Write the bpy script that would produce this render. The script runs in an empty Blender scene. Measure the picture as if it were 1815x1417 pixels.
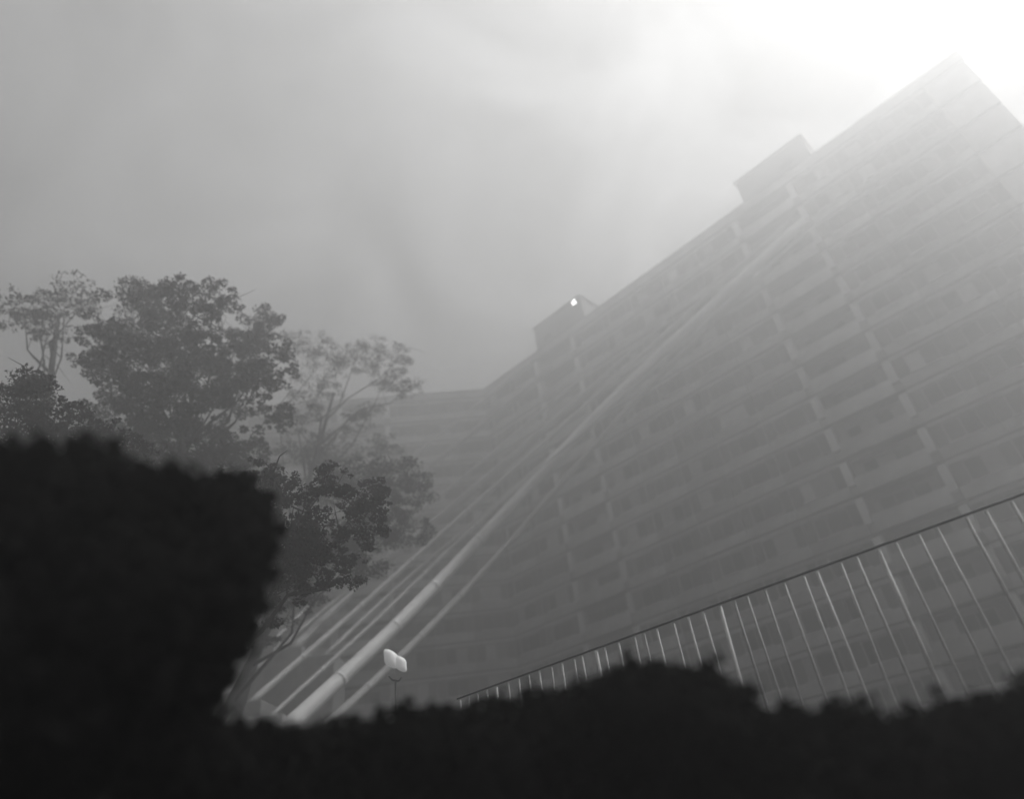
import bpy, bmesh, math, random
import numpy as np
from mathutils import Vector, Matrix

S = bpy.context.scene
COL = S.collection
random.seed(7)
rng = np.random.default_rng(7)

# ------------------------------------------------------------------ camera
# camera 1.6 m above the ground, pitched up about 34 degrees and rolled a little
FPX = 1210.616
CAMZ = 1.6
up = Vector((650 - 907.5, -(-1050 - 708.5), -FPX)).normalized()
fw = Vector((0, 0, -1))
fh = (fw - up * fw.dot(up)).normalized()
rt = fh.cross(up)
M = Matrix((rt, fh, up))                      # camera axes -> world
cd = bpy.data.cameras.new("camera")
cam = bpy.data.objects.new("camera", cd)
COL.objects.link(cam)
cd.sensor_width = 36
cd.lens = 36 * FPX / 1815
cd.clip_start = 0.05
cd.clip_end = 3000
cam.matrix_world = Matrix.Translation((0, 0, CAMZ)) @ M.to_4x4()
S.camera = cam
cd.dof.use_dof = True            # the soft old lens: sharpest at the fence
cd.dof.focus_distance = 13
cd.dof.aperture_fstop = 0.3
S.cycles.volume_bounces = 4
S.cycles.max_bounces = 12

# ------------------------------------------------------------------ world
SUN_AZ, SUN_EL = 80, 55
w = bpy.data.worlds.new("World")
S.world = w
w.use_nodes = True
nt = w.node_tree
N, L = nt.nodes, nt.links
N.clear()
out = N.new('ShaderNodeOutputWorld')
bg = N.new('ShaderNodeBackground')
sky = N.new('ShaderNodeTexSky')
sky.sky_type = 'NISHITA'
sky.sun_disc = False
sky.sun_elevation = math.radians(SUN_EL)
sky.sun_rotation = math.radians(SUN_AZ)
sky.dust_density = 3
sky.air_density = 1
sky.ozone_density = 1
bw = N.new('ShaderNodeRGBToBW')
L.new(sky.outputs[0], bw.inputs[0])
tc = N.new('ShaderNodeTexCoord')
no = N.new('ShaderNodeTexNoise')
no.inputs['Scale'].default_value = 3.4
no.inputs['Detail'].default_value = 5
no.inputs['Roughness'].default_value = 0.5
no.inputs['Distortion'].default_value = 0.6
L.new(tc.outputs['Generated'], no.inputs['Vector'])
mr = N.new('ShaderNodeMapRange')
mr.inputs['From Min'].default_value = 0.36
mr.inputs['From Max'].default_value = 0.66
mr.inputs['To Min'].default_value = 0.0
mr.inputs['To Max'].default_value = 2.3
L.new(no.outputs['Fac'], mr.inputs['Value'])
mu = N.new('ShaderNodeMath'); mu.operation = 'MULTIPLY'
L.new(bw.outputs[0], mu.inputs[0]); L.new(mr.outputs[0], mu.inputs[1])
cm = N.new('ShaderNodeMath'); cm.operation = 'MULTIPLY_ADD'     # high thin cloud evens the sky out
cm.inputs[1].default_value = 0.45; cm.inputs[2].default_value = 2.6
L.new(mu.outputs[0], cm.inputs[0])
L.new(cm.outputs[0], bg.inputs['Color'])
bg.inputs['Strength'].default_value = 0.14
L.new(bg.outputs[0], out.inputs['Surface'])

sd = bpy.data.lights.new("sun", 'SUN')
sd.energy = 5.5
sd.angle = math.radians(10)
sd.color = (1, 0.995, 0.985)
sun = bpy.data.objects.new("sun", sd)
COL.objects.link(sun)
az, el = math.radians(SUN_AZ), math.radians(SUN_EL)
sdir = Vector((math.sin(az) * math.cos(el), math.cos(az) * math.cos(el), math.sin(el)))
sun.rotation_euler = sdir.to_track_quat('Z', 'Y').to_euler()

S.view_settings.view_transform = 'Standard'
S.view_settings.look = 'None'
S.view_settings.exposure = 0.34
S.view_settings.gamma = 1
S.view_settings.use_curve_mapping = False

HAZE_DENSITY = 0.025
HAZE_G = 0.68

# ------------------------------------------------------------------ helpers
def at(x, y, d):
    """world point seen at photo pixel x, y at horizontal distance d"""
    v = M @ Vector((x - 907.5, -(y - 708.5), -FPX))
    k = d / math.hypot(v.x, v.y)
    return Vector((v.x * k, v.y * k, v.z * k + CAMZ))

def mat(name, col, rough=0.8, var=0.25, scale=2.0, bump=0.15, rnd=0.0, metal=0.0, emit=0.0, coord='Object', spec=0.3):
    m = bpy.data.materials.new(name)
    m.use_nodes = True
    n, l = m.node_tree.nodes, m.node_tree.links
    b = n['Principled BSDF']
    b.inputs['Roughness'].default_value = rough
    b.inputs['Metallic'].default_value = metal
    b.inputs['Specular IOR Level'].default_value = spec
    t = n.new('ShaderNodeTexCoord')
    z = n.new('ShaderNodeTexNoise')
    z.inputs['Scale'].default_value = scale
    z.inputs['Detail'].default_value = 6
    z.inputs['Roughness'].default_value = 0.65
    l.new(t.outputs[coord], z.inputs['Vector'])
    r = n.new('ShaderNodeMapRange')
    r.inputs['From Min'].default_value = 0.3
    r.inputs['From Max'].default_value = 0.7
    r.inputs['To Min'].default_value = 1 - var
    r.inputs['To Max'].default_value = 1 + var
    l.new(z.outputs['Fac'], r.inputs['Value'])
    v = n.new('ShaderNodeMath'); v.operation = 'MULTIPLY'
    v.inputs[1].default_value = col
    l.new(r.outputs[0], v.inputs[0])
    last = v
    if rnd:
        oi = n.new('ShaderNodeObjectInfo')
        r2 = n.new('ShaderNodeMapRange')
        r2.inputs['To Min'].default_value = 1 - rnd
        r2.inputs['To Max'].default_value = 1 + rnd
        l.new(oi.outputs['Random'], r2.inputs['Value'])
        v2 = n.new('ShaderNodeMath'); v2.operation = 'MULTIPLY'
        l.new(v.outputs[0], v2.inputs[0]); l.new(r2.outputs[0], v2.inputs[1])
        last = v2
    l.new(last.outputs[0], b.inputs['Base Color'])
    if bump:
        bp = n.new('ShaderNodeBump')
        bp.inputs['Strength'].default_value = bump
        bp.inputs['Distance'].default_value = 0.05
        l.new(z.outputs['Fac'], bp.inputs['Height'])
        l.new(bp.outputs[0], b.inputs['Normal'])
    if emit:
        b.inputs['Emission Color'].default_value = (1, 1, 1, 1)
        b.inputs['Emission Strength'].default_value = emit
    return m

M_PANEL = mat('weathered_concrete_panel', 0.50, 0.9, 0.35, 0.3, 0.3, rnd=0.22)
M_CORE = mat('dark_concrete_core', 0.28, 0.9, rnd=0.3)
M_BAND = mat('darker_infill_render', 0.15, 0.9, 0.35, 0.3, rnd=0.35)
M_COURSE = mat('stained_string_course', 0.12, 0.9, 0.3, 0.8)
M_PALE = mat('pale_render', 0.72, 0.8, 0.12, 1.2, rnd=0.10)
M_FRAME = mat('window_frame_paint', 0.30, 0.6, 0.15, 4.0)
M_GLASS = mat('window_glass', 0.05, 0.3, 0.2, 1.0, 0.0, rnd=0.9, spec=0.45)
M_BLIND = mat('drawn_blind_behind_glass', 0.42, 0.5, 0.12, 3.0, 0.0, rnd=0.35)
M_ROOF = mat('roof_felt', 0.10, 0.95)
M_HOUSING = mat('roof_housing_render', 0.26, 0.9, 0.2, 0.7)
M_RAIL = mat('dark_steel_rail', 0.05, 0.6, 0.3, 3.0)
M_PICKET = mat('pale_galvanised_picket', 0.32, 0.55, 0.25, 3.0, rnd=0.35)
M_STREAK = mat('white_light_streak', 0.8, 0.5, 0.08, 1.0)  # white for the tube made in place of a light streak
M_STREAK_GREY = mat('grey_light_streak', 0.5, 0.6, 0.15, 1.0)  # grey for the thinner tubes that imitate streaks of light
M_STREAK_DULL = mat('dull_light_streak', 0.38, 0.7, 0.25, 0.6)  # duller tone for the broad tubes imitating fainter light streaks
M_LEAF = mat('dark_leaves', 0.034, 0.9, 0.5, 1.3, 0.0, spec=0.05)
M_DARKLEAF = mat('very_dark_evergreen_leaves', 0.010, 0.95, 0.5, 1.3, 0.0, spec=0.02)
M_BARK = mat('bark', 0.05, 0.95, 0.4, 6.0, 0.6, spec=0.05)
M_GROUND = mat('bare_earth_and_grass', 0.04, 0.95, 0.5, 0.6, 0.5, spec=0.05)
M_POLE = mat('lamp_post_paint', 0.06, 0.6)
M_GLOBE = mat('lit_opal_globe', 0.8, 0.4, 0.05, 3.0, 0.0, emit=0.18)
M_LENS = mat('lit_floodlight_lens', 0.8, 0.3, 0.02, 2.0, 0.0, emit=9.0)

def empty(name, label=None, cat=None, loc=(0, 0, 0), rz=0.0, group=None):
    o = bpy.data.objects.new(name, None)
    COL.objects.link(o)
    o.location = loc
    o.rotation_euler = (0, 0, rz)
    tag(o, label, cat, group)
    return o

def tag(o, label=None, cat=None, group=None, kind=None):
    if label: o['label'] = label
    if cat: o['category'] = cat
    if group: o['group'] = group
    if kind: o['kind'] = kind
    return o

def link(name, me, parent=None, loc=None, rot=None):
    o = bpy.data.objects.new(name, me)
    COL.objects.link(o)
    if parent: o.parent = parent
    if loc is not None: o.location = loc
    if rot is not None: o.rotation_euler = rot
    return o

def mesh(name, bm, m):
    me = bpy.data.meshes.new(name)
    bm.to_mesh(me); bm.free()
    me.materials.append(m)
    return me

def bx(bm, x0, x1, y0, y1, z0, z1, bevel=0.0):
    r = bmesh.ops.create_cube(bm, size=1)
    for v in r['verts']:
        v.co = Vector(((x0 + x1) / 2 + v.co.x * (x1 - x0), (y0 + y1) / 2 + v.co.y * (y1 - y0), (z0 + z1) / 2 + v.co.z * (z1 - z0)))
    if bevel:
        es = list({e for v in r['verts'] for e in v.link_edges})
        bmesh.ops.bevel(bm, geom=es, offset=bevel, segments=1, affect='EDGES')

def boxmesh(name, m, *a, bevel=0.0):
    bm = bmesh.new(); bx(bm, *a, bevel=bevel)
    return mesh(name, bm, m)

def tube(bm, pts, radii, seg=8, cap=True):
    rings = []
    n = len(pts)
    for i, (p, r) in enumerate(zip(pts, radii)):
        p = Vector(p)
        a = Vector(pts[max(i - 1, 0)]); b = Vector(pts[min(i + 1, n - 1)])
        d = (b - a).normalized()
        s = d.cross(Vector((0, 0, 1)))
        if s.length < 0.05: s = d.cross(Vector((1, 0, 0)))
        s.normalize(); t = s.cross(d)
        rings.append([bm.verts.new(p + (s * math.cos(2 * math.pi * k / seg) + t * math.sin(2 * math.pi * k / seg)) * r) for k in range(seg)])
    for q in range(n - 1):
        for k in range(seg):
            f = bm.faces.new((rings[q][k], rings[q][(k + 1) % seg], rings[q + 1][(k + 1) % seg], rings[q + 1][k]))
            f.smooth = True
    if cap:
        bm.faces.new(rings[0][::-1]); bm.faces.new(rings[-1])

# ------------------------------------------------------------------ ground
bm = bmesh.new()
G = 60
gv = {}
for i in range(G + 1):
    for j in range(G + 1):
        X = math.copysign(abs((i / G - 0.5) * 2) ** 2.2, i / G - 0.5) * 1500
        Y = math.copysign(abs((j / G - 0.5) * 2) ** 2.2, j / G - 0.5) * 1500
        r = math.hypot(X, Y)
        h = random.uniform(-0.05, 0.05) if r < 60 else 0
        gv[i, j] = bm.verts.new((X, Y, -0.06 + h))
for i in range(G):
    for j in range(G):
        bm.faces.new((gv[i, j], gv[i + 1, j], gv[i + 1, j + 1], gv[i, j + 1]))
tag(link('ground', mesh('ground', bm, M_GROUND)), 'dark bare ground in front of the apartment blocks', kind='structure')

# ------------------------------------------------------------------ the long apartment block
D = 48.0
HW = Vector((-0.756591420, 0.653887929, 0))      # along the facade, away to the left
NRM = Vector((0.653887929, 0.756591420, 0))      # from the camera into the building
ST = 2.8
NST = 17
SEC = 25.3
DEPTH = 13.0

def wall_panel_mesh(name, W, wx0, wx1, z0, z1, m=None):
    """storey-high panel, x 0..W, with a window opening, 0.16 thick; front at y=0, body to +y"""
    bm = bmesh.new()
    g = 0.025; zb, zt = 0.09, ST - 0.05; T = 0.22
    O = [(g, zb), (W - g, zb), (W - g, zt), (g, zt)]
    I = [(wx0, z0), (wx1, z0), (wx1, z1), (wx0, z1)]
    rings = []
    for yy, B in ((0, 0.02), (0.02, 0.0)):
        rings.append([bm.verts.new((x + (B if k in (0, 3) else -B), yy, z + (B if k in (0, 1) else -B))) for k, (x, z) in enumerate(O)])
    back = [bm.verts.new((x, T, z)) for x, z in O]
    inn = [bm.verts.new((x, 0, z)) for x, z in I]
    inb = [bm.verts.new((x, T, z)) for x, z in I]
    for k in range(4):
        q = (k + 1) % 4
        bm.faces.new((rings[1][k], rings[1][q], rings[0][q], rings[0][k]))
        bm.faces.new((back[k], back[q], rings[1][q], rings[1][k]))
        bm.faces.new((inn[k], inn[q], inb[q], inb[k]))
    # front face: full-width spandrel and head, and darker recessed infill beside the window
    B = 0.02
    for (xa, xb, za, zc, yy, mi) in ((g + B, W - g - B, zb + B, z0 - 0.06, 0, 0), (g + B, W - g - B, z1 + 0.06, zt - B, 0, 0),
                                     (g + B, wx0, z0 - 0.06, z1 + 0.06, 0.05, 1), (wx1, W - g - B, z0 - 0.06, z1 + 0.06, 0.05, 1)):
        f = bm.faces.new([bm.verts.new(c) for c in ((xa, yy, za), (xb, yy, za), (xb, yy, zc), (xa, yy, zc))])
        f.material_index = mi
    for zz in (z0 - 0.06, z1 + 0.06):
        f = bm.faces.new([bm.verts.new(c) for c in ((g + B, 0, zz), (W - g - B, 0, zz), (W - g - B, 0.06, zz), (g + B, 0.06, zz))])
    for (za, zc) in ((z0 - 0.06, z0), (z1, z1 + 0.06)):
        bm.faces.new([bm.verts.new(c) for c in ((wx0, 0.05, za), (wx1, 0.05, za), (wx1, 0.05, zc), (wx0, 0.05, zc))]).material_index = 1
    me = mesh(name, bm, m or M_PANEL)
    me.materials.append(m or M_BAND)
    return me

def window_meshes(w, h, split):
    bm = bmesh.new()
    f = 0.07
    bx(bm, 0, f, 0, 0.07, 0, h); bx(bm, w - f, w, 0, 0.07, 0, h)
    bx(bm, f, w - f, 0, 0.07, 0, f); bx(bm, f, w - f, 0, 0.07, h - f, h)
    for s in split: bx(bm, w * s - f / 2, w * s + f / 2, 0.003, 0.067, f, h - f)
    fr = mesh('frame', bm, M_FRAME)
    xs = [f] + [w * s + f / 2 for s in split]
    xe = [w * s - f / 2 for s in split] + [w - f]
    panes = []
    for a, b in zip(xs, xe):
        panes.append((boxmesh('pane', M_GLASS, a, b, 0.03, 0.045, f, h - f), boxmesh('pane', M_BLIND, a, b, 0.03, 0.045, f, h - f)))
    bm = bmesh.new(); bx(bm, -0.08, w + 0.08, -0.24, 0.02, -0.055, -0.008)
    sill = mesh('sill', bm, M_PALE)
    return fr, panes, sill

def facade_block(root, sections, extra=0.0, seclen=SEC):
    """local frame: x along the facade, y into the building (0 = facade face), z up"""
    bays = [(0.0, 4.05), (4.05, 4.05), (14.05, 3.75), (17.8, 3.75), (21.55, 3.75)]
    wins = {4.05: (0.8, 3.3), 3.75: (0.85, 2.95)}
    pm = {W: wall_panel_mesh('wall_panel', W, a, b, 0.95, 2.4) for W, (a, b) in wins.items()}
    wm = {W: window_meshes(b - a, 1.45, (0.36,) if W > 4 else (0.5,)) for W, (a, b) in wins.items()}
    divider = boxmesh('loggia_divider', M_PALE, -0.26, 0.26, -0.16, 0.16, 0.75, 2.55, bevel=0.02)
    pilaster = boxmesh('loggia_side_wall', M_PANEL, -0.24, 0.24, 0.17, 1.5, 0.06, ST - 0.05)
    parapet = boxmesh('loggia_parapet', M_PANEL, 0.53, 5.40, -0.05, 0.06, 0.12, 1.25, bevel=0.015)
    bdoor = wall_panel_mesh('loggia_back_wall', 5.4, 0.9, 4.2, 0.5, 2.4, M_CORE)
    lwin = window_meshes(3.3, 1.9, (0.3, 0.66))
    total = seclen * sections + extra
    # core volume with deep slots for the loggias: built as boxes that butt together
    bm = bmesh.new()
    for s in range(sections):
        o = s * seclen
        bx(bm, o + 0.001, o + 8.1, 0.30, 1.75, 0.0, ST * NST)
        bx(bm, o + 14.05, o + seclen - 0.001, 0.30, 1.75, 0.0, ST * NST)
    if extra: bx(bm, seclen * sections + 0.001, total, 0.30, 1.75, 0.0, ST * NST)
    bx(bm, 0.0, total, 1.752, DEPTH, 0.0, ST * NST)
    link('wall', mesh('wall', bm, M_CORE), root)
    # storey lines
    bm = bmesh.new(); bx(bm, 0, seclen - 0.02, -0.10, 0.296, -0.05, 0.055, bevel=0.012)
    course = mesh('string_course', bm, M_COURSE)
    lslab = boxmesh('loggia_slab', M_COURSE, 8.11, 14.04, 0.298, 1.75, -0.05, 0.055)
    for s in range(sections):
        o = s * seclen
        for k in range(NST + 1):
            link('string_course', course, root, (o + 0.01, 0, k * ST))
            link('loggia_slab', lslab, root, (o, 0, k * ST))
        for k in range(NST):
            z = k * ST
            for x, W in bays:
                link('wall_panel', pm[W], root, (o + x, random.uniform(-0.012, 0.012), z))
                a, b = wins[W]
                fr, panes, sill = wm[W]
                wo = link('window', fr, root, (o + x + a, 0.11, z + 0.95))
                for p in panes: link('pane', p[random.random() < 0.22], wo)
                link('sill', sill, wo)
            for xx in (8.1 + 0.26, 14.05 - 0.28):
                link('loggia_divider', divider, root, (o + xx, 0, z))
                link('loggia_side_wall', pilaster, root, (o + xx, 0, z))
            link('loggia_parapet', parapet, root, (o + 8.1, 0, z))
            link('loggia_back_wall', bdoor, root, (o + 8.375, 0.85, z + 0.003))
            fr, panes, sill = lwin
            wo = link('window', fr, root, (o + 8.375 + 0.9, 0.95, z + 0.5))
            for p in panes: link('pane', p[random.random() < 0.22], wo)
    if extra:
        ep = boxmesh('wall_panel', M_PANEL, 0.03, extra - 0.03, 0.0, 0.22, 0.09, ST - 0.05, bevel=0.02)
        ec = boxmesh('string_course', M_COURSE, 0.01, extra, -0.10, 0.296, -0.05, 0.055)
        for k in range(NST):
            link('wall_panel', ep, root, (seclen * sections, 0, k * ST))
            link('string_course', ec, root, (seclen * sections, 0, k * ST))
    # end wall panels on both ends
    ew = boxmesh('end_wall_panel', M_PANEL, 0, 0.12, 0.32, DEPTH / 2 - 0.02, 0.06, ST - 0.04, bevel=0.012)
    for k in range(NST):
        for xx in (-0.121, total + 0.001):
            for yy in (0, DEPTH / 2 - 0.3):
                link('end_wall_panel', ew, root, (xx, yy, k * ST))
    # roof parapet and roof
    zt = ST * NST
    bm = bmesh.new()
    bx(bm, -0.15, total + 0.15, -0.12, 0.13, zt + 0.058, zt + 0.95)
    bx(bm, -0.15, total + 0.15, DEPTH - 0.1, DEPTH + 0.15, zt + 0.058, zt + 0.95)
    bx(bm, -0.15, 0.10, 0.131, DEPTH - 0.101, zt + 0.058, zt + 0.95)
    bx(bm, total - 0.10, total + 0.15, 0.131, DEPTH - 0.101, zt + 0.058, zt + 0.95)
    link('roof_parapet', mesh('roof_parapet', bm, M_PANEL), root)
    bm = bmesh.new()
    bx(bm, -0.20, total + 0.20, -0.18, 0.19, zt + 0.953, zt + 1.04, bevel=0.01)
    link('coping', mesh('coping', bm, M_COURSE), root)
    link('roof', boxmesh('roof', M_ROOF, 0.11, total - 0.11, 0.135, DEPTH - 0.105, zt + 0.06, zt + 0.22), root)

rz = math.atan2(-HW.y, -HW.x)
# local +x runs towards the right end of the facade
leftend = NRM * D + HW * (0.950 * D)
block = empty('apartment_block', 'long seventeen storey slab block in haze with two lift housings standing on its roof', 'apartment block', (leftend.x, leftend.y, 0), rz)
facade_block(block, 2, 2.9)

# rooftop lift housings
def housing(x0, w_, dep, h, door):
    zt = ST * NST + 0.23
    bm = bmesh.new()
    bx(bm, x0, x0 + w_, 0.45, 0.45 + dep, zt, zt + h, bevel=0.03)
    ho = link('lift_housing', mesh('lift_housing', bm, M_HOUSING), block)
    bm = bmesh.new()
    bx(bm, x0 - 0.15, x0 + w_ + 0.15, 0.28, 0.62 + dep, zt + h + 0.002, zt + h + 0.2, bevel=0.02)
    link('housing_roof', mesh('housing_roof', bm, M_COURSE), ho)
    bm = bmesh.new()
    for k in range(5):
        bx(bm, x0 + door, x0 + door + 1.1, 0.40, 0.448, zt + 1.9 + k * 0.14, zt + 2.0 + k * 0.14)
    link('louvre', mesh('louvre', bm, M_RAIL), ho)
    return ho
h1 = housing(8.6, 7.0, 5.5, 4.4, 1.2)
h2 = housing(SEC + 9.8, 6.6, 5.5, 4.0, 4.0)

# ------------------------------------------------------------------ the wing that turns off at the left end
wa = Vector((leftend.x, leftend.y, 0))
pa = at(765, 698, 10)
kk = (ST * NST + 1.04 - CAMZ)
v = pa - Vector((0, 0, CAMZ))
pb = Vector((v.x * kk / v.z, v.y * kk / v.z, 0))
dirw = (wa - pb).normalized()
wroot = wa - dirw * (SEC * 2 - 0.1) 
wing = empty('apartment_wing', 'fainter block angled off the far left end of the long slab, behind the trees', 'apartment block', (wroot.x, wroot.y, 0), math.atan2(dirw.y, dirw.x))
facade_block(wing, 2)

# ------------------------------------------------------------------ lit floodlight on the left lift housing
fl_local = Vector((8.6 + 6.35, 0.28, ST * NST + 0.23 + 3.75))
wp = Matrix.Translation(block.location) @ Matrix.Rotation(rz, 4, 'Z') @ fl_local
flood = empty('floodlight', 'small bright floodlight at the upper corner of the left rooftop housing', 'floodlight', wp, rz)
bm = bmesh.new()
bx(bm, -0.26, 0.26, -0.20, 0.02, -0.34, 0.34, bevel=0.04)
link('lamp_case', mesh('lamp_case', bm, M_RAIL), flood)
bm = bmesh.new()
bx(bm, -0.23, 0.23, -0.23, -0.202, -0.31, 0.31, bevel=0.01)
link('lens', mesh('lens', bm, M_LENS), flood)
bm = bmesh.new()
tube(bm, [(0, 0.02, 0), (0, 0.17, 0)], [0.05, 0.05], 8)
link('bracket', mesh('bracket', bm, M_RAIL), flood)

# ------------------------------------------------------------------ tubes built in place of slanting light streaks, block top to lower left
def on_plane(x, y, off):
    """point at photo pixel x, y on a vertical plane parallel to the facade, off metres in front of it"""
    v = M @ Vector((x - 907.5, -(y - 708.5), -FPX))
    t = (D - off) / (v.x * NRM.x + v.y * NRM.y)
    return Vector((v.x * t, v.y * t, v.z * t + CAMZ))

def slanted(name, pts, offs, r, m, label, cat, group=None, seg=14):
    P = [on_plane(x, y, o) for (x, y), o in zip(pts, offs)]
    # smooth
    out_ = []
    for i in range(len(P) - 1):
        for k in range(8):
            t = k / 8
            p0 = P[max(i - 1, 0)]; p1 = P[i]; p2 = P[i + 1]; p3 = P[min(i + 2, len(P) - 1)]
            out_.append(0.5 * ((2 * p1) + (-p0 + p2) * t + (2 * p0 - 5 * p1 + 4 * p2 - p3) * t * t + (-p0 + 3 * p1 - 3 * p2 + p3) * t ** 3))
    out_.append(P[-1])
    root = empty(name, label, cat, (P[0].x, P[0].y, 0), 0, group)
    q = [p - root.location for p in out_]
    bm = bmesh.new()
    tube(bm, q, [r] * len(q), seg)
    link('tube' if r > 0.2 else 'strand', mesh(name, bm, m), root)
    bm = bmesh.new()
    bx(bm, q[0].x - 1.2, q[0].x + 1.2, q[0].y - 1.2, q[0].y + 1.2, -0.1, max(q[0].z - 0.1, 0.4), bevel=0.05)
    link('foot_block', mesh('foot_block', bm, M_CORE), root)  # block added under the foot of the streak tube
    # rings along the streak tube
    for i in range(4, len(q) - 2, 4):
        d = (q[i + 1] - q[i]).normalized()
        bm = bmesh.new()
        tube(bm, [q[i] - d * 0.12, q[i] + d * 0.12], [r * 1.06] * 2, seg)
        link('streak_ring', mesh('streak_ring', bm, m), root)
    return root

slanted('light_streak_tube', [(505, 1295), (700, 1112), (850, 957), (1100, 695), (1430, 388)], [30, 22, 15, 8, 1.2], 0.42, M_STREAK,
        'long white tube standing in for a streak of light across the block, up to the right housing', 'light streak')
slanted('grey_streak_tube', [(440, 1250), (640, 1075), (830, 905), (1090, 672), (1400, 392)], [30, 22, 15, 8, 1.2], 0.19, M_STREAK_GREY,
        'grey light-streak tube just above and left of the white slanting tube', 'cable', 'light-streak tubes beside the white one')
slanted('grey_streak_tube', [(360, 1262), (560, 1095), (760, 930), (980, 745), (1180, 570)], [30, 22, 15, 8, 1.2], 0.16, M_STREAK_GREY,
        'outermost grey light-streak tube, uppermost of those left of the white slanting tube', 'cable', 'light-streak tubes beside the white one')
slanted('grey_streak_tube', [(475, 1275), (672, 1095), (845, 930), (1120, 690), (1440, 400)], [30, 22, 15, 8, 1.2], 0.12, M_STREAK_GREY,
        'thin grey light-streak tube hugging the upper edge of the white slanting tube', 'cable', 'light-streak tubes beside the white one')  # the grey strands imitate thinner light streaks beside the white one

slanted('faint_streak_tube', [(560, 1305), (745, 1130), (895, 972), (1125, 712), (1370, 470)], [30, 22, 15, 8, 1.2], 0.22, M_STREAK_DULL, 'dull light-streak tube touching the lower edge of the white slanting tube', 'pipe', 'dull light-streak tube below the white tube')
for lab, dx, dy, r_, m_ in (('broad dull light-streak tube slanting above the grey ones toward the roof edge', -250, -40, 0.28, M_STREAK_DULL), ('wide dull light-streak tube between the outermost grey one and the white tube', -125, -25, 0.30, M_STREAK_DULL), ('thin dull light-streak tube nearest the white tube on its upper side', -70, -12, 0.13, M_STREAK_GREY), ('thin pale light-streak tube halfway up the bundle above the white tube', -165, -35, 0.15, M_STREAK_GREY), ('uppermost thin light-streak tube of the slanting bundle beneath the dusky trees', -290, -55, 0.14, M_STREAK_GREY)):
    slanted('faint_streak_tube', [(640 + dx, 1180 + dy), (790 + dx, 1040 + dy), (960 + dx * 0.9, 890 + dy), (1180 + dx * 0.8, 690 + dy)], [24, 16, 10, 1.5], r_, m_, lab, 'pipe', 'dull light-streak tubes above the white tube')  # fainter streaks of light, also built as tubes

# ------------------------------------------------------------------ tall picket fence close by, parallel to the facade
DF = 10.0
FU0, FU1, STEP = -1.12, 0.16, 0.0279
fence_o = NRM * DF + HW * (-FU0 * DF)
FH = 0.298 * DF + CAMZ
fence = empty('picket_fence', 'tall fence of pale upright steel pickets under a thin dark top rail', 'fence', (fence_o.x, fence_o.y, 0), rz)
flen = (FU1 - FU0) * DF
bm = bmesh.new()
tube(bm, [(-0.1, 0, FH + 0.02), (flen + 0.1, 0, FH + 0.02)], [0.018, 0.018], 10)
link('top_rail', mesh('top_rail', bm, M_RAIL), fence)
bm = bmesh.new()
tube(bm, [(-0.1, 0.04, 0.35), (flen + 0.1, 0.04, 0.35)], [0.03, 0.03], 8)
link('bottom_rail', mesh('bottom_rail', bm, M_RAIL), fence)
pick = []
for k in range(3):
    bm = bmesh.new()
    b = random.uniform(-0.01, 0.01)
    tube(bm, [(0, 0, 0.0), (b, 0.004, 1.6), (b * 1.5, 0, 3.1), (0, 0, FH - 0.02)], [0.019 + 0.002 * k] * 4, 8)
    pick.append(mesh('picket', bm, M_PICKET))
n = int(flen / (STEP * DF))
for i in range(n + 1):
    x = i * STEP * DF + random.uniform(-0.02, 0.02)
    o = link('picket', pick[random.randrange(3)], fence, (x, 0, 0), (random.uniform(-0.006, 0.006), random.uniform(-0.012, 0.012), 0))
    if i % 9 == 4: o.scale = (1.6, 1.6, 1)

# ------------------------------------------------------------------ vegetation
def leaf_cloud(centers, radii, counts, size, seed, shell=0.35, flat=1.0):
    """many small leaf faces scattered inside ellipsoid clumps"""
    r = np.random.default_rng(seed)
    C_ = []
    for c, rad, n_ in zip(centers, radii, counts):
        d = r.normal(size=(n_, 3)); d /= np.linalg.norm(d, axis=1)[:, None]
        rr = (shell + (1 - shell) * r.random(n_)) ** 0.6
        rad = np.array(rad) if hasattr(rad, '__len__') else np.array([rad] * 3)
        C_.append(np.array(c) + d * rr[:, None] * rad)
    C_ = np.concatenate(C_)
    n_ = len(C_)
    a = r.normal(size=(n_, 3)); a /= np.linalg.norm(a, axis=1)[:, None]
    b = np.cross(a, r.normal(size=(n_, 3))); b /= np.linalg.norm(b, axis=1)[:, None]
    s = size * (0.6 + 0.8 * r.random(n_))[:, None]
    v = np.empty((n_, 4, 3))
    v[:, 0] = C_ - a * s; v[:, 1] = C_ + b * s * 0.55; v[:, 2] = C_ + a * s; v[:, 3] = C_ - b * s * 0.55
    return v.reshape(-1, 3)

def leaves_obj(name, verts, m, parent):
    me = bpy.data.meshes.new(name)
    n_ = len(verts)
    me.vertices.add(n_); me.vertices.foreach_set('co', verts.ravel())
    me.loops.add(n_); me.loops.foreach_set('vertex_index', np.arange(n_))
    me.polygons.add(n_ // 4)
    me.polygons.foreach_set('loop_start', np.arange(0, n_, 4))
    me.polygons.foreach_set('loop_total', np.full(n_ // 4, 4))
    me.update(); me.validate()
    me.materials.append(m)
    return link(name, me, parent)

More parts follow.
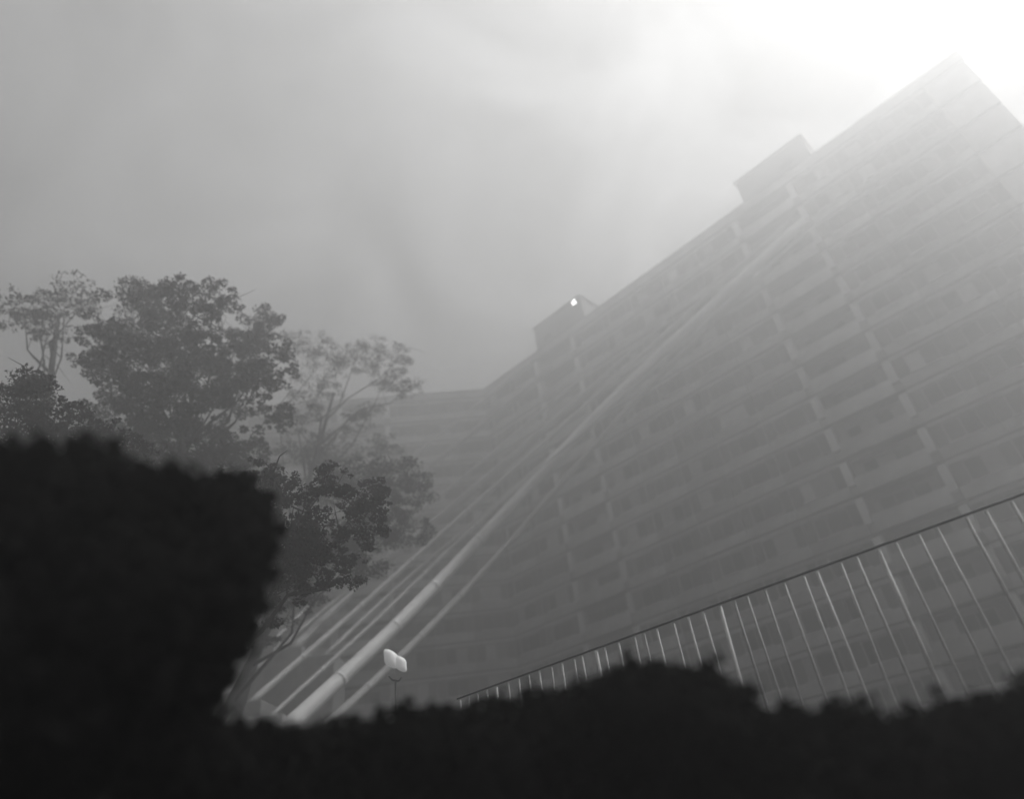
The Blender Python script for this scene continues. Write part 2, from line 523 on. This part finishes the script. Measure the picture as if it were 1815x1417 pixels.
def tree(name, base, clumps, leaf, density, seed, m, label, cat='tree', group=None, trunk_r=0.25, shell=0.3):
    """clumps: world-space (point, radius); trunk and limbs reach every clump"""
    root = empty(name, label, cat, (base[0], base[1], 0), 0, group)
    b0 = Vector((base[0], base[1], 0))
    cs = [c - b0 for c, r in clumps]
    mean = sum(cs, Vector()) / len(cs)
    zmin = min(c.z - r for c, (p, r) in zip(cs, clumps))
    fork = Vector((mean.x * 0.4, mean.y * 0.4, max(zmin * 0.8, 0.4)))
    bm = bmesh.new()
    tube(bm, [(0, 0, -0.2), (0.05, 0.03, fork.z * 0.5), fork, (mean.x * 0.8, mean.y * 0.8, max(mean.z, fork.z + 0.3))],
         [trunk_r * 1.3, trunk_r, trunk_r * 0.8, trunk_r * 0.3], 10)
    topp = Vector((mean.x * 0.8, mean.y * 0.8, max(mean.z, fork.z + 0.3)))
    for c in cs:
        st = fork.lerp(topp, random.uniform(0, 0.75))
        pts = [st]
        dst = (c - st).length
        for t_ in (0.25, 0.5, 0.75):
            pts.append(st.lerp(c, t_) + Vector((random.uniform(-1, 1), random.uniform(-1, 1), random.uniform(-0.6, 1.4))) * dst * 0.09)
        pts.append(c)
        tube(bm, pts, [trunk_r * 0.3, trunk_r * 0.22, trunk_r * 0.15, trunk_r * 0.1, trunk_r * 0.04], 6)
        for _ in range(3):
            p_ = pts[random.choice((2, 3, 4))]
            e = p_ + Vector((random.uniform(-1, 1), random.uniform(-1, 1), random.uniform(-0.3, 1))) * dst * 0.25
            tube(bm, [p_, (p_ + e) / 2 + Vector((0, 0, 0.1 * dst * random.uniform(-1, 1))), e], [trunk_r * 0.09, trunk_r * 0.06, trunk_r * 0.02], 5)
    link('trunk', mesh('trunk', bm, M_BARK), root)
    r = np.random.default_rng(seed)
    cc, rr, nn = [], [], []
    for c, (p, rad) in zip(cs, clumps):
        k = 30
        for _ in range(k):
            d = r.normal(size=3); d /= np.linalg.norm(d)
            cc.append(np.array(c) + d * rad * np.array([1.15, 1.15, 0.8]) * r.random() ** 0.45)
            q = rad * r.uniform(0.08, 0.27) * (1.0 if r.random() < 0.8 else 1.4)
            rr.append((q * r.uniform(.9, 1.9), q * r.uniform(.9, 1.9), q * r.uniform(.5, 0.9)))
            nn.append(int(density * q * q))
    leaves_obj('crown', leaf_cloud(cc, rr, nn, leaf, seed + 1, shell), m, root)
    return root

def C(x, y, d, rpx):
    p = at(x, y, d)
    dist = (p - Vector((0, 0, CAMZ))).length
    return (p, rpx / FPX * dist)

# the airy tree at the left: dark middle, looser fringe, sky speckling through its foot
main_cl = [C(x, y, 24 + random.uniform(-2, 2), r) for x, y, r in [
    (190, 600, 45), (250, 560, 55), (330, 540, 45), (385, 530, 35), (300, 620, 60), (360, 650, 60), (240, 660, 55),
    (430, 620, 45), (470, 580, 35), (400, 700, 50), (300, 710, 60), (220, 720, 50), (460, 680, 40), (180, 650, 35), (380, 600, 45), (500, 640, 35), (345, 755, 40), (270, 770, 40), (230, 820, 45), (300, 830, 45), (370, 820, 45), (430, 790, 42), (480, 740, 35), (450, 850, 40), (160, 790, 40)]]
tb = at(320, 900, 24)
tree('leafy_tree', tb, main_cl, 0.055, 2300, 11, M_LEAF, 'largest dark leafy tree at the left, sky speckling through its lower crown')
right_cl = [C(x, y, 34 + random.uniform(-2, 2), r) for x, y, r in [
    (540, 610, 38), (590, 640, 45), (650, 620, 38), (700, 640, 32), (560, 690, 38), (680, 680, 35), (530, 730, 40), (640, 740, 35), (720, 690, 25), (600, 800, 45), (680, 800, 40), (540, 800, 45)]]
tree('leafy_tree', at(440, 1000, 34), right_cl, 0.055, 800, 21, M_LEAF, 'thin pale hazy tree between the dark tree and the roof of the angled block', shell=0.15)
left_cl = [C(x, y, 17 + random.uniform(-1, 1), r) for x, y, r in [
    (60, 690, 40), (100, 730, 40), (150, 760, 40), (60, 770, 40), (200, 775, 32), (110, 790, 40), (20, 720, 45), (230, 800, 35), (10, 800, 45)]]
tree('leafy_tree', at(90, 1000, 17), left_cl, 0.04, 3600, 31, M_LEAF, 'low ragged tree at the far left edge above the black bushes')
top_cl = [C(x, y, 30 + random.uniform(-1, 1), r) for x, y, r in [(105, 545, 35), (140, 520, 35), (90, 590, 30), (60, 560, 35), (20, 560, 40)]]
tree('leafy_tree', at(90, 900, 30), top_cl, 0.08, 420, 41, M_LEAF, 'faint thin treetop showing at the far left behind the others', shell=0.1)
# dusky trees before the angled block, added to deepen the tone toward lower left
mid_cl = [C(x, y, 15 + random.uniform(-1.5, 1.5), r) for x, y, r in [
    (520, 900, 60), (470, 960, 60), (480, 1040, 60), (580, 860, 45), (560, 960, 60), (640, 930, 50), (500, 1000, 60), (600, 1010, 45), (480, 850, 45), (450, 1080, 50), (410, 1130, 40), (660, 880, 35)]]
tree('dusky_tree', at(230, 1250, 15), mid_cl, 0.038, 4600, 51, M_LEAF, 'dusky rounded tree above the lower end of the white slanting tube')

far_cl = [C(x, y, 29 + random.uniform(-2, 2), r) for x, y, r in [
    (600, 860, 50), (660, 840, 50), (720, 860, 50), (640, 930, 55), (710, 930, 55), (580, 980, 60), (640, 1000, 40), (530, 1050, 50), (450, 1110, 50)]]
tree('dusky_tree', at(250, 1250, 29), far_cl, 0.06, 1300, 57, M_LEAF, 'grey hazy spreading tree added for the fade to dark, right of the dusky one', shell=0.15)

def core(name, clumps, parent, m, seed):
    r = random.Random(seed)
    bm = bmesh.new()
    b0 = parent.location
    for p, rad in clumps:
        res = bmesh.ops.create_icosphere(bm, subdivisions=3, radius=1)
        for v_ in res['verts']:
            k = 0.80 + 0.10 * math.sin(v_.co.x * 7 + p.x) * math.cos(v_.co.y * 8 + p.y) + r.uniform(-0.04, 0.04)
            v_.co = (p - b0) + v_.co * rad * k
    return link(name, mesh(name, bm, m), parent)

def bush(base, clumps, leaf, density, seed, label, group=None):
    root = empty('evergreen_bush', label, 'bush', (base.x, base.y, 0), 0, group)
    b0 = root.location
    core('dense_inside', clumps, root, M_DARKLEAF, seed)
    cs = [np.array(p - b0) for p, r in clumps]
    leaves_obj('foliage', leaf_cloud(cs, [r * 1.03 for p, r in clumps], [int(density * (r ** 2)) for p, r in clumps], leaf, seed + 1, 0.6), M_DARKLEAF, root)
    rs = np.random.default_rng(seed + 5)
    sc_, sr_ = [], []
    for p, r in clumps:
        for _ in range(30):
            d = rs.normal(size=3); d /= np.linalg.norm(d)
            for t_ in (0.96, 1.02, 1.08):
                sc_.append(np.array(p - b0) + d * r * t_ + rs.normal(size=3) * 0.01); sr_.append(r * 0.16 * rs.uniform(0.5, 1.3))
    leaves_obj('shoots', leaf_cloud(sc_, sr_, [9] * len(sc_), leaf * 1.2, seed + 6, 0.1), M_DARKLEAF, root)
    bm = bmesh.new()
    for p, r in clumps:
        q = p - b0
        tube(bm, [(q.x * 0.4, q.y * 0.4, -0.1), (q.x * 0.8, q.y * 0.8, q.z * 0.5), q], [0.05, 0.035, 0.02], 6)
    link('stem', mesh('stem', bm, M_BARK), root)
    return root

bd = 3.3
bush(at(150, 1300, bd), [C(x, y, bd + random.uniform(-.3, .3), r) for x, y, r in [
    (30, 960, 140), (150, 950, 130), (240, 990, 140), (80, 1100, 160), (220, 1130, 170), (-60, 1050, 170), (60, 1260, 170), (-80, 900, 90), (-90, 1250, 170), (60, 880, 60), (120, 1390, 150)]],
    0.023, 30000, 61, 'black evergreen bush filling the lower left corner')
bush(at(360, 1300, 3.6), [C(x, y, 3.6 + random.uniform(-.3, .3), r) for x, y, r in [
    (370, 960, 100), (400, 920, 70), (320, 1050, 120), (380, 1000, 85), (370, 1090, 70), (260, 1170, 120), (210, 1260, 120), (240, 1390, 130), (350, 1410, 90)]],
    0.023, 30000, 71, 'second black evergreen bush, right of the corner one and under the streak tube feet')
# low hedge along the bottom, between the camera and the fence
hx = [(400, 1400, 80), (490, 1395, 85), (600, 1380, 85), (690, 1380, 92), (780, 1362, 90), (870, 1362, 100), (960, 1368, 112), (1050, 1360, 122), (1130, 1312, 112), (1190, 1292, 92), (1240, 1325, 112),
      (1330, 1380, 95), (1430, 1385, 95), (1520, 1390, 95), (1610, 1395, 90), (1700, 1380, 90), (1790, 1375, 95), (1870, 1380, 110)]
labs = ['low black shrub along the bottom edge, left of the fence', 'middle low black shrub, its hump covering the feet of the pickets', 'low black shrub at the bottom right in front of the fence']
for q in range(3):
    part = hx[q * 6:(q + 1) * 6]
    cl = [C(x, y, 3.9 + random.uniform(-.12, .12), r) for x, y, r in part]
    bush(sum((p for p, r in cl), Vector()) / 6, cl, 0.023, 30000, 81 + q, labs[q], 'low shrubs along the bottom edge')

# ------------------------------------------------------------------ street lamp with two pale heads
lp = at(700, 1172, 18)
lamp = empty('street_lamp', 'lamp post with two small bright globes beside the white slanting tube', 'street lamp', (lp.x, lp.y, 0))
bm = bmesh.new()
tube(bm, [(0, 0, 0), (0, 0, 1.0), (0, 0, lp.z - 0.45)], [0.05, 0.035, 0.022], 10)
tube(bm, [(-0.16, 0, lp.z - 0.35), (-0.08, 0, lp.z - 0.45), (0.08, 0, lp.z - 0.5), (0.16, 0, lp.z - 0.42)], [0.02] * 4, 8)
link('post', mesh('post', bm, M_POLE), lamp)
for dx, dz, r in ((-0.10, 0.06, 0.17), (0.15, -0.10, 0.14)):
    bm = bmesh.new()
    res = bmesh.ops.create_uvsphere(bm, u_segments=20, v_segments=12, radius=r)
    for v_ in res['verts']:
        v_.co.z *= 1.45; v_.co.x += -v_.co.z * 0.35 + 0.02 * math.sin(v_.co.z * 20)
    for f in bm.faces: f.smooth = True
    link('globe', mesh('globe', bm, M_GLOBE), lamp, (dx, 0, lp.z + dz))

# ------------------------------------------------------------------ haze
bm = bmesh.new()
bx(bm, -130, 150, -60, 170, -1.3, 53.5)
hz = bpy.data.materials.new('haze_air')
hz.use_nodes = True
n_, l_ = hz.node_tree.nodes, hz.node_tree.links
n_.clear()
o_ = n_.new('ShaderNodeOutputMaterial')
pv = n_.new('ShaderNodeVolumePrincipled')
pv.inputs['Color'].default_value = (0.56, 0.56, 0.56, 1)
pv.inputs['Density'].default_value = HAZE_DENSITY
pv.inputs['Anisotropy'].default_value = HAZE_G
l_.new(pv.outputs[0], o_.inputs['Volume'])
tag(link('haze', mesh('haze', bm, hz)), 'pale even haze filling the air', kind='stuff')
